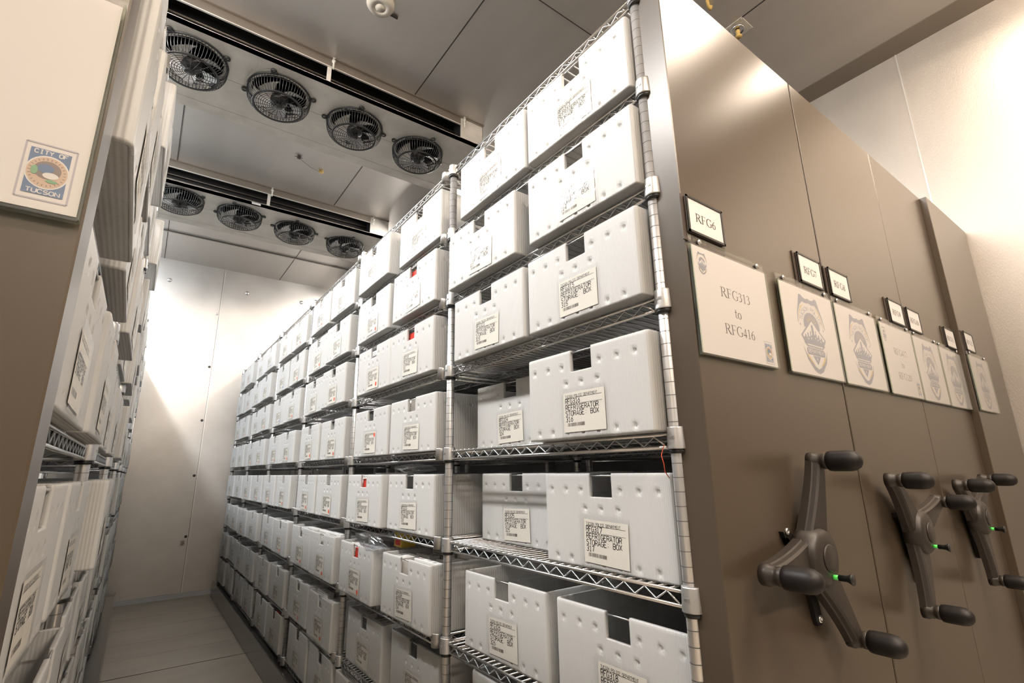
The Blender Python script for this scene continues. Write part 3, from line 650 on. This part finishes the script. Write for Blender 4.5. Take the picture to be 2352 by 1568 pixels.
# ------------------------------------------------------------------ storage boxes
BW, BD, BH = 15.0, 22.0, 7.9
DIMF = [(6.4, 6.45), (4.4, 6.45), (2.5, 6.45), (-2.2, 6.45), (-4.2, 6.45), (-6.1, 6.45), (2.0, 4.9), (.05, 4.9), (-1.85, 4.9),
        (5.9, .6), (4.0, .6), (2.0, .6), (.1, .6), (-1.7, .6), (-3.7, .6), (-5.6, .6)]
def box_body():
    hw = BW / 2; rc = .35; per = []     # (x, y, nx, ny) clockwise starting at the front
    NX = (-1, 0)
    step = .2
    ys = [-hw + rc + i * (BW - 2 * rc) / 72 for i in range(73)]
    ys = sorted(set(ys) | {1.3, -1.3}); ys = [y for y in ys if y in (1.3, -1.3) or min(abs(y - 1.3), abs(y + 1.3)) > .04]
    for y in ys: per.append((0, y, -1, 0))
    for i in range(1, 6): a = math.radians(180 - 90 * i / 6); per.append((rc + rc * math.cos(a), hw - rc + rc * math.sin(a), math.cos(a), math.sin(a)))
    xs = [rc + i * (BD - 2 * rc) / 88 for i in range(89)]
    for x in xs: per.append((x, hw, 0, 1))
    for i in range(1, 4): a = math.radians(90 - 90 * i / 4); per.append((BD - rc + rc * math.cos(a), hw - rc + rc * math.sin(a), math.cos(a), math.sin(a)))
    for y in (hw - rc, 4.5, 1.3, -1.3, -4.5, -hw + rc): per.append((BD, y, 1, 0))
    for i in range(1, 4): a = math.radians(-90 * i / 4); per.append((BD - rc + rc * math.cos(a), -hw + rc + rc * math.sin(a), math.cos(a), math.sin(a)))
    for x in xs[::-1]: per.append((x, -hw, 0, -1))
    for i in range(1, 6): a = math.radians(270 - 90 * i / 6); per.append((rc + rc * math.cos(a), -hw + rc + rc * math.sin(a), math.cos(a), math.sin(a)))
    zs = sorted(set([i * .2 for i in range(39)] + [BH - 2.0, BH - .12, BH]))
    zs = [z for z in zs if z in (BH - 2.0, BH - .12, BH) or min(abs(z - (BH - 2)), abs(z - BH + .12)) > .05]
    def dent(x, y, nx, ny, z):
        d = 0.
        if nx == -1:
            for py, pz in DIMF:
                q = math.hypot((y - py) * 1.15, z - pz) / .29
                if q < 1: d += .27 * (1 - q * q)
                elif q < 1.45: d -= .05 * (1 - abs(q - 1.22) / .23)
        elif ny:
            for px in (1.7, 3.7, 5.7, 9, 13, 17):
                q = math.hypot(x - px, z - 6.5) / .32
                if q < 1: d += .2 * (1 - q * q)
        return d
    n = len(per); m = len(zs); V = []; F = []
    for z in zs:
        for x, y, nx, ny in per:
            k = dent(x, y, nx, ny, z); top = -.0 if z < BH - .01 else -.07
            V.append((x - nx * (k - top), y - ny * (k - top), z))
    for z in zs:
        for x, y, nx, ny in per:
            t = .34 if z >= BH - 2.0 else .2
            V.append((x - nx * t, y - ny * t, z if z < BH else BH - .02))
    def keep(i, j):
        x, y = (per[i][0] + per[(i + 1) % n][0]) / 2, (per[i][1] + per[(i + 1) % n][1]) / 2; z = (zs[j] + zs[j + 1]) / 2
        return not (abs(y) < 1.3 and (x < .01 or x > BD - .01) and z > BH - 2.0)
    K = {(i, j): keep(i, j) for i in range(n) for j in range(m - 1)}
    o = lambda i, j: j * n + i % n
    q = lambda i, j: m * n + j * n + i % n
    for (i, j), k in K.items():
        if not k: continue
        F.append((o(i, j), o(i, j + 1), o(i + 1, j + 1), o(i + 1, j))); F.append((q(i, j), q(i + 1, j), q(i + 1, j + 1), q(i, j + 1)))
        if j == m - 2 or not K[(i, j + 1)]: F.append((o(i, j + 1), q(i, j + 1), q(i + 1, j + 1), o(i + 1, j + 1)))
        if j == 0: F.append((o(i, 0), o(i + 1, 0), q(i + 1, 0), q(i, 0)))
        if not K[((i + 1) % n, j)]: F.append((o(i + 1, j), o(i + 1, j + 1), q(i + 1, j + 1), q(i + 1, j)))
        if not K[((i - 1) % n, j)]: F.append((o(i, j), q(i, j), q(i, j + 1), o(i, j + 1)))
    b = MB(); b.add(V, F, 'fluted_plastic', True)
    b.box(.15, -hw + .15, .02, BD - .15, hw - .15, .2, 'fluted_plastic')
    me = b.mesh('box_body')
    return me
BODY = box_body()
b = MB(); b.tube([(.17, -1.75, BH - .22), (.17, 1.75, BH - .22)], .075, 'chrome_wire', 8); ROD = b.mesh('handle_rod')
b = MB(); n = 6; W_, H_ = 5.75, 4.25      # vinyl sleeve, slightly bowed
vs = []; fs = []
for i in range(n + 1):
    for j in range(n + 1):
        uu, vv = i / n, j / n; vs.append((-.10 - .10 * math.sin(uu * 3.14) * math.sin(vv * 3.14), (.5 - uu) * W_, (vv - .5) * H_))
for i in range(n):
    for j in range(n): a = i * (n + 1) + j; fs.append((a, a + 1, a + n + 2, a + n + 1))
b.add(vs, fs, 'vinyl_sleeve', True)
b.box(-.10, -W_ / 2, -H_ / 2, -.02, W_ / 2, -H_ / 2 + .1, 'vinyl_sleeve')
SLEEVE = b.mesh('vinyl_sleeve', False)
rb = random.Random(3); bars = []; uu = .5
while uu < 2.6:
    w1 = rb.choice((.02, .03, .05, .07)); bars.append((uu, w1)); uu += w1 + rb.choice((.025, .04, .06))
LABELS = {}
def label_mesh(num):
    if num in LABELS: return LABELS[num]
    b = MB(); w, h = 5.05, 3.5
    b.add([(0, w / 2, -h / 2), (0, -w / 2, -h / 2), (0, -w / 2, h / 2), (0, w / 2, h / 2)], [(0, 1, 2, 3)], 'label_paper')
    fl = Flat()
    fl.text('TUCSON POLICE DEPARTMENT', .28, -.46, .23, .166, 'ink', .028)
    fl.ribbon([(.28, -.5), (4.75, -.5)], .028, 'ink'); fl.ribbon([(.28, -1.05), (4.75, -1.05)], .028, 'ink')
    if num: fl.text('RFG%d' % num, .28, -.98, .42, .32, 'ink', .062)
    fl.text('REFRIGERATOR', .28, -1.55, .42, .342, 'ink', .062)
    fl.text('STORAGE:', .28, -2.07, .42, .342, 'ink', .062); fl.text('BOX', .28 + 9 * .342, -2.07, .42, .342, 'ink', .062)
    if num: fl.text('%d' % num, .28, -2.58, .42, .32, 'ink', .062)
    for x, ww in bars: fl.poly([(x, -3.0), (x + ww, -3.0), (x + ww, -2.7), (x, -2.7)], 'ink_soft')
    fl.to(b, (0, w / 2, h / 2), (0, -1, 0), (0, 0, 1), (-1, 0, 0), .01)
    LABELS[num] = b.mesh('label', False); return LABELS[num]
DOT = {}
for nm in ('orange_dot', 'blue_dot'):
    b = MB(); b.lathe([(0, 0), (.36, 0), (.36, .012), (0, .012)], nm, 20, (0, 0, 0), 'x', smooth=False); DOT[nm] = b.mesh('round_sticker')
rng = random.Random(11)
def storage_box(x, yc, z, num, label, group, side=1, dot=None, tilt=0., rz=0., labelled=True, lz=0.):
    t = thing('storage_box', label, 'storage box', x, yc, z, group, (0 if side == 1 else math.pi) + rz)
    link('box_body', BODY, t); link('handle_rod', ROD, t)
    if labelled:
        sl = link('label_sleeve', SLEEVE, t, (-.03, -.2 * side, BH - 5.62 + lz)); sl.rotation_euler = (tilt, 0, 0)
        link('paper_label', label_mesh(num), sl, (-.035, rng.uniform(-.15, .15), rng.uniform(-.05, .12)))
        if dot:
            dd = link('round_sticker', DOT[dot[0]], sl, (-.055, dot[1], dot[2]))
            dd['label'] = 'orange round sticker' if dot[0] == 'orange_dot' else 'blue round sticker'
    return t
OV = {(0, 0): (-1.0, .6), (1, 0): (-1.3, .5), (2, 0): (-1.5, .7), (3, 0): (-1.6, .6), (4, 0): (.4, 1.0), (5, 0): (.6, .2), (6, 0): (.6, .5),
      (0, 1): (-1.0, 16.0), (1, 1): (-1.5, 17.7), (2, 1): (-1.4, 16.4), (3, 1): (2.9, 17.6), (4, 1): (3.8, 17.9), (5, 1): (.9, 16.9), (6, 1): (2.4, 17.8),
      (3, 2): (-.9, 37.0), (4, 2): (-.4, 37.9), (5, 2): (-1.2, 36.9), (6, 2): (1.4, 38.8), (7, 2): (.5, 37.5),
      (5, 3): (-1.6, 54.9), (6, 3): (.6, 55.4), (7, 3): (-.8, 55.9), (4, 3): (-1.4, 53.6), (1, 2): (-1.6, 36.6), (2, 3): (-1.5, 51.9)}
ROWN = ['first', 'second', 'third', 'fourth', 'fifth', 'sixth', 'seventh', 'eighth']
BOXPOS = {}
for c in range(12):
    for r_ in range(8):
        k, h = divmod(c, 2)
        ys = PY[k] + (1.0 if k == 0 else 2.6) + h * 16.6 + rng.uniform(-.4, .6)
        x = -1.3 + rng.uniform(-.6, .5) + (.6 if r_ > 5 else 0)
        if (r_, c) in OV: x, ys = OV[(r_, c)]
        num = 313 + 8 * c + r_
        dot = None
        if c == 3 and r_ in (1, 2, 5): dot = ('orange_dot', -1.75, -1.15)
        if c == 3 and r_ == 3: dot = ('orange_dot', -2.1, 1.25)
        if c == 3 and r_ == 0: dot = ('orange_dot', -1.6, -.6)
        if c >= 4 and rng.random() < .8: dot = ('orange_dot', -1.75 + rng.uniform(-.2, .3), -1.1)
        if c >= 7 and rng.random() < .35: dot = ('blue_dot', -1.75, -1.1)
        z = DECK[r_ + 1] + .02
        BOXPOS[(r_, c)] = (x, ys + 7.5, z)
        storage_box(x, ys + 7.5, z, num, 'white fluted plastic box numbered RFG%d on the %s shelf row down, right side of aisle' % (num, ROWN[r_]),
                    'white storage boxes along the right carriage', 1, dot, rng.uniform(-.04, .03) if c else (.03 if r_ == 4 else 0.), rng.uniform(-.012, .012), lz=-.05)
LO = {(2, 0): (-34.2, .6), (1, 1): (-34.6, 17.2), (0, 2): (-34.3, 34.9), (2, 1): (-34.7, 17.3), (0, 4): (-34.1, 71.9), (2, 2): (-34.5, 36.2), (1, 4): (-34.8, 73.6),
      (2, 4): (-34.6, 70.0), (4, 2): (-34.2, 39.3), (4, 1): (-35.3, 19.2), (4, 0): (-35.4, 2.3), (3, 4): (-34.5, 74.5)}
for c in range(12):
    for r_ in range(8):
        k, h = divmod(c, 2)
        ys = PY[k] + (1.2 if k == 0 else 2.6) + h * 16.6 + rng.uniform(-.4, .6)
        x = -35.3 + rng.uniform(-.5, .45)
        if (r_, c) in LO: x, ys = LO[(r_, c)]
        storage_box(x, ys + 7.5, DECK[r_ + 1] + .02, 0, 'white plastic box on the %s shelf row down, %s from near end, left of aisle' % (ROWN[r_], ORD[c]),
                    'white storage boxes along the left carriage', -1, None, rng.uniform(-.04, .04), rng.uniform(-.012, .012))

# ------------------------------------------------------------------ cartons and envelopes standing in some boxes
def carton_mesh(seed, w, d, h):
    b = MB(); b.cbox(-d / 2, -w / 2, 0, d / 2, w / 2, h, 'carton', .04); rr = random.Random(seed); fl = Flat()
    for k in range(5):
        u = rr.uniform(.1, d - .9); v = rr.uniform(.1, w - .5); l = rr.uniform(.5, 1.4)
        fl.poly([(u, v), (min(u + l, d - .1), v), (min(u + l, d - .1), v + rr.uniform(.08, .35)), (u, v + rr.uniform(.08, .3))], 'ink' if k else rr.choice(('ink', 'red_print')))
    for k in range(6): fl.ribbon([(.2, w - .2 - k * .15), (d * rr.uniform(.4, .9), w - .2 - k * .15)], .05, 'ink')
    fl.to(b, (-d / 2, -w / 2, h), (1, 0, 0), (0, 1, 0), (0, 0, 1), .01)
    fl = Flat()
    for k in range(8): fl.ribbon([(.3, h - .4 - k * .3), (.3 + (w - .8) * rr.uniform(.4, 1), h - .4 - k * .3)], .07, 'ink_soft')
    fl.to(b, (-d / 2, w / 2, 0), (0, -1, 0), (0, 0, 1), (-1, 0, 0), .01)
    return b.mesh('evidence_carton')
CT = [carton_mesh(s, *q) for s, q in ((1, (4.4, 1.6, 7.6)), (2, (6.8, 1.2, 7.9)), (3, (4.4, 2.2, 7.4)), (4, (3.4, 2.6, 7.7)))]
b = MB(); b.cbox(-.4, -1.3, 0, .4, 1.3, 7.0, 'red_print', .04); REDC = b.mesh('red_evidence_carton')
full = [(5, 2), (5, 3), (5, 4), (5, 5), (6, 4), (6, 5), (7, 3), (6, 3), (4, 3), (3, 2), (7, 5), (6, 6), (7, 4), (2, 3), (5, 6)]
for (r_, c) in full:
    x, y, z = BOXPOS[(r_, c)]; num = 313 + 8 * c + r_; q = .6; i = 0
    while q < 9:
        yy = -7.0
        m = [CT[(i + r_) % 4], CT[(i + c + 1) % 4]]
        for s_, me in ((-3.6, m[0]), (3.4, m[1])):
            tag(link('evidence_carton', me, None, (x + q + 1.4, y + s_ + rng.uniform(-.2, .2), z + .25 + ZF + (.0 if r_ < 5 else rng.uniform(-.4, .1)))),
                'white printed paper carton standing inside the box numbered RFG%d' % num, 'carton', 'paper cartons inside box %d' % num)
        q += 3.2; i += 1
for (r_, c) in ((2, 2), (4, 3), (5, 3), (1, 2), (7, 6), (0, 11)):
    if (r_, c) not in BOXPOS: continue
    x, y, z = BOXPOS[(r_, c)]
    tag(link('red_evidence_carton', REDC, None, (x + .95, y + .3, z + .25 + ZF)), 'red carton showing through the notch of the box numbered RFG%d' % (313 + 8 * c + r_), 'carton')

# ------------------------------------------------------------------ crumpled clear bags
def bag(cx, cy, cz, sx, sy, sz, seed, label, sag=0.):
    rr = random.Random(seed); nu, nv = 22, 14; vs = []; fs = []
    ph = [rr.uniform(0, 6.28) for _ in range(10)]
    for i in range(nu):
        for j in range(nv + 1):
            a = 2 * math.pi * i / nu; t = math.pi * j / nv
            k = 1 + .20 * math.sin(3 * a + ph[0] + 2 * t) + .15 * math.sin(7 * a + ph[1] - 3 * t) + .10 * math.sin(5 * t + ph[2] + a) + rr.uniform(-.1, .1)
            x, y, z = math.sin(t) * math.cos(a) * k, math.sin(t) * math.sin(a) * k, math.cos(t) * (1 + .15 * math.sin(4 * a + ph[3]))
            vs.append((x * sx, y * sy, z * sz + sag * y))
    for i in range(nu):
        for j in range(nv): i2 = (i + 1) % nu; fs.append((i * (nv + 1) + j, i * (nv + 1) + j + 1, i2 * (nv + 1) + j + 1, i2 * (nv + 1) + j))
    b = MB(); b.add(vs, fs, 'polythene'); o = link('plastic_bag', b.mesh('plastic_bag'), None, (cx, cy, cz + ZF))
    return tag(o, label, 'plastic bag')
bag(1.0, 47.0, -40.85, 1.5, 5.5, .62, 1, 'crumpled clear plastic bag lying on the box numbered RFG333')
bag(-.9, 57.5, -52.0, .8, 5.5, 1.3, 2, 'clear plastic bag spilling over the front of the box numbered RFG342', .28)
bag(1.0, 76.0, -30.4, 1.6, 3, .9, 4, 'clear plastic bag poking out above the box numbered RFG348')
b = MB(); b.cbox(-1.2, -1.4, 0, 1.2, 1.4, 2.3, 'yellow_print', .1); b.box(-1.22, -1.0, .3, -1.2, .8, 1.4, 'red_print')
tag(link('snack_packet', b.mesh('snack_packet'), None, (3.0, 53.6, -52.5 + ZF + .0)), 'yellow and red packet sticking up from the box numbered RFG342', 'packet')
b = MB(); b.tube([(-.2, 1.0, -39.6), (-.5, 1.1, -40.4), (-.35, 1.05, -41.0), (-.1, 1.2, -41.6), (.6, 1.3, -42.2)], .035, 'orange_dot', 5)
tag(link('orange_cord', b.mesh('orange_cord'), None, (0, 0, ZF)), 'thin orange cord dangling behind the near post', 'cord')

# ------------------------------------------------------------------ ceiling evaporator units and fan guards
def guard_mesh():
    b = MB(); R0, R1, D = 6.5, 5.3, 3.4; m = 'fan_plastic'
    circ = lambda R, z, n=40: [(R * math.cos(2 * math.pi * i / n), R * math.sin(2 * math.pi * i / n), z) for i in range(n)]
    b.tube(circ(R0, -.1), .22, m, 5, closed=True); b.tube(circ(R0 * .995, -1.0), .07, m, 4, closed=True)
    b.tube(circ(R1 - .1, -D), .13, m, 5, closed=True)
    for i in range(64):
        a = 2 * math.pi * i / 64; ca, sa_ = math.cos(a), math.sin(a)
        b.tube([(R * ca, R * sa_, z) for R, z in ((R0, -.1), (R0 + .05, -1.0), (R0 - .1, -2.0), (R0 - .5, -2.9), (R1, -D), (R1 - .5, -D))], .07, m, 4, caps=False)
    b.lathe([(R1 - .5, -D - .06), (R1 - .1, -D - .1), (R1 - .1, -D + .1), (R1 - .5, -D + .06), (R1 - .5, -D - .06)], m, 40, cap=False)
    for q in range(9): b.tube(circ(.9 + .45 * q, -D - .1 + .03 * q, 32), .065, m, 4, closed=True)
    for i in range(18):
        a = 2 * math.pi * i / 18; b.tube([(.7 * math.cos(a), .7 * math.sin(a), -D - .1), (R1 * math.cos(a), R1 * math.sin(a), -D)], .065, m, 4, caps=False)
    b.lathe([(0, -D - .25), (.85, -D - .22), (.95, -D - .05), (.95, -D + .3)], m, 20)
    for a in (45, 135, 225, 315):
        ca, sa_ = math.cos(math.radians(a)), math.sin(math.radians(a))
        b.lathe([(.28, 0), (.62, 0), (.62, -.35), (.28, -.35), (.28, 0)], m, 12, (7.2 * ca, 7.2 * sa_, 0), cap=False); b.lathe([(0, -.02), (.28, -.02), (.28, -.2), (0, -.2)], 'off_white', 8, (7.2 * ca, 7.2 * sa_, 0))
        b.prism([(6.3 * ca - sa_ * .8, 6.3 * sa_ + ca * .8), (6.3 * ca + sa_ * .8, 6.3 * sa_ - ca * .8), (7.1 * ca + sa_ * .45, 7.1 * sa_ - ca * .45), (7.1 * ca - sa_ * .45, 7.1 * sa_ + ca * .45)], -.3, 0, m, 'xy')
    return b.mesh('fan_guard')
def blades_mesh():
    b = MB(); b.lathe([(0, -2.6), (1.7, -2.5), (1.9, -1.8), (1.9, 0)], 'fan_plastic', 20)
    for k in range(5):
        a0 = 2 * math.pi * k / 5; vs = []; fs = []
        for i in range(5):
            R = 1.8 + 3.6 * i / 4
            for j in range(4):
                a = a0 + (j / 3 - .5) * .85 + .12 * i; vs.append((R * math.cos(a), R * math.sin(a), -2.3 + j * .45))
        for i in range(4):
            for j in range(3): fs.append((i * 4 + j, i * 4 + j + 1, i * 4 + j + 5, i * 4 + j + 4))
        b.add(vs, fs, 'blade_metal', True)
    b.lathe([(0, -.03), (5.7, -.03)], 'blade_metal', 32)
    return b.mesh('fan_blades')
GUARD, BLADES = guard_mesh(), blades_mesh()
def evaporator(yn, yf, label, fy, fans, zb=42.0):
    xr, xl = 31.4, -50.; dz = zb; H = CEIL - zb
    t = thing('evaporator_unit', label, 'cooling unit', 0, yn, zb)
    D = yf - yn; b = MB(); g = 'galvanized_unit'
    b.box(xl, 0, 0, xr, D, .12, g)                     # fan deck
    b.box(xl, D * .42, -.03, xr, D * .42 + .06, 0, 'rail_metal'); b.box(xl, D * .86, -.03, xr, D * .86 + .04, 0, 'rail_metal')
    b.prism([(0, 0), (.0, 1.2), (.12, 1.2), (.12, .05)], xl, xr, g, 'yz') 
    b.box(xl, -.0, .1, xr, .12, 1.3, g)
    b.box(24.5, 0, .1, xr, .12, H, g); b.box(xl, 0, .1, -43, .12, H, g)
    b.box(xr - .12, 0, .1, xr, D, H, g); b.box(xl, 0, .1, xl + .12, D, H, g)
    b.box(xl, D - .12, .1, xr, D, H, g)
    link('casing', b.mesh('casing'), t)
    b = MB(); b.box(-43, 0, H - 2.4, 24.5, .25, H, 'rail_metal'); b.box(-43, -.25, H - 2.5, 24.5, .15, H - 2.3, 'galvanized_unit')
    b.box(-43, -.6, H - .25, xr, 0, H - .02, 'rail_metal')
    b.box(-9.9, -.05, 1.2, -9.0, .2, H - 2.3, g); link('top_rail', b.mesh('top_rail'), t)
    b = MB()
    for z in (1.3, 2.9, 4.6): b.tube([(-43, 2.2 + z * .2, z), (24.5, 2.2 + z * .2, z)], .2, 'coil_tube', 8)
    b.box(-43, 4, .15, 24.5, 4.3, H - .1, 'coil_black'); b.box(-43, .3, .13, 24.5, 4.2, .2, 'coil_black'); b.box(-43, .3, H - .3, 24.5, 4.2, H - .2, 'coil_black')
    b.box(-43.2, .3, .2, -43, 4, H - .2, 'coil_black'); b.box(24.5, .3, .2, 24.7, 4, H - .2, 'coil_black')
    tag(link('coil', b.mesh('coil'), t), 'black cooling coil behind the slot')
    for x in (-8.8, 25.3):
        s = MB(); s.tube([(x, -.7, H - 3.2), (x, -.7, H - .2)], .22, 'off_white', 8); s.lathe([(0, H - 1.4), (.42, H - 1.4), (.42, H - .9), (0, H - .9)], 'off_white', 10, (x, -.7, 0))
        s.box(x - .3, -.9, H - .3, x + .3, .1, H - .15, 'off_white')
        link('hanger_bolt', s.mesh('hanger_bolt'), t)
    for i, (fx, yy) in enumerate(fans):
        gd = link('fan_guard', GUARD, t, (fx, yy - yn, 0)); gd.rotation_euler = (0, 0, .25 * i + math.radians(10))
        bl = link('fan_blades', BLADES, gd, (0, 0, 0)); bl.rotation_euler = (0, 0, .7 * i)
    return t
evaporator(75.3, 100.5, 'near ceiling cooling unit with four black round fan guards', 0, [(-34.5, 83.6), (-17.6, 84.2), (-.1, 84.9), (17.2, 85.6)])
ev2 = evaporator(140.2, 166.5, 'far ceiling cooling unit with four black round fan guards', 0, [(-33.0, 147.6), (-16.2, 148.7), (1.2, 150.2), (19.3, 151.8)], 41.7)
b = MB(); b.box(-14.2, -.1, .35, -11.6, -.02, 1.0, 'paper'); link('maker_plate', b.mesh('maker_plate'), ev2)

# ------------------------------------------------------------------ small ceiling things
b = MB(); b.lathe([(2.3, 0), (2.7, -.3), (2.7, -1.0), (2.3, -1.6), (1.05, -1.75), (1.0, -1.6), (.95, -1.75), (0, -1.8)], 'detector_plastic', 32)
b.box(2.3, 1.2, -.5, 4.2, 1.6, -.1, 'ink')
tag(link('smoke_detector', b.mesh('smoke_detector'), None, (-5.6, 55.3, CEIL + ZF)), 'round cream smoke detector on the ceiling at the top edge of view', 'smoke detector')
b = MB(); b.cbox(-.5, -.4, -1.0, .5, .4, 0, 'ink_soft', .1); b.tube([(-1.2, 0, -.6), (1, 0, -.6)], .12, 'ink_soft', 6)
b.tube([(.3, .2, -.8), (2.5, 1.4, -1.1), (4.2, 2.8, -.9), (7.2, 4.0, -.7)], .05, 'ink', 5)
tag(link('ceiling_sensor', b.mesh('ceiling_sensor'), None, (-6.1, 116.9, CEIL + ZF)), 'small dark sensor with a thin wire on the ceiling between cooling units', 'sensor')
def foam(x, y, s, name_label, seed):
    rr = random.Random(seed); b = MB()
    for k in range(6):
        q = (rr.uniform(-1, 1) * s, rr.uniform(-.6, .6) * s, -.3 - rr.uniform(0, .3)); rad = s * rr.uniform(.35, .6)
        b.lathe([(0, rad), (rad * .7, rad * .7), (rad, 0), (rad * .7, -rad * .7), (0, -rad)], 'foam', 10, q)
    tag(link('foam_blob', b.mesh('foam_blob'), None, (x, y, CEIL + ZF)), name_label, 'sealant')
foam(1.3, 120.9, .8, 'yellow foam blob on the ceiling at the end of the sensor wire', 3)
b = MB(); b.tube([(-1.4, -1, -.1), (-1.2, -.4, -1.0), (-.2, 0, -1.7), (.8, .2, -1.2), (1.1, .1, -.5), (1.0, .8, .0)], .3, 'foam', 8)
tag(link('foam_loop', b.mesh('foam_loop'), None, (48.0, 17.4, CEIL + ZF)), 'curl of yellow sealant foam hanging above the first end panel', 'sealant')
b = MB(); b.box(-2.2, -2.2, -.12, 2.2, 2.2, 0, 'galvanized_unit'); b.lathe([(1.5, -.12), (1.4, -.4), (1.2, -.45), (1.1, -.2)], 'chrome_wire', 24)
b.lathe([(.45, -.1), (.45, -1.0), (.3, -1.4), (.75, -1.9), (.75, -2.0), (0, -2.05)], 'foam', 14)
for q in ((-1.9, -1.9), (1.9, -1.9), (1.9, 1.9), (-1.9, 1.9)): b.lathe([(.15, -.12), (.15, -.2), (0, -.22)], 'chrome_wire', 8, (q[0], q[1], 0))
tag(link('sprinkler_head', b.mesh('sprinkler_head'), None, (59.0, 17.6, CEIL + ZF)), 'brass sprinkler head in a square steel plate on the ceiling', 'sprinkler')
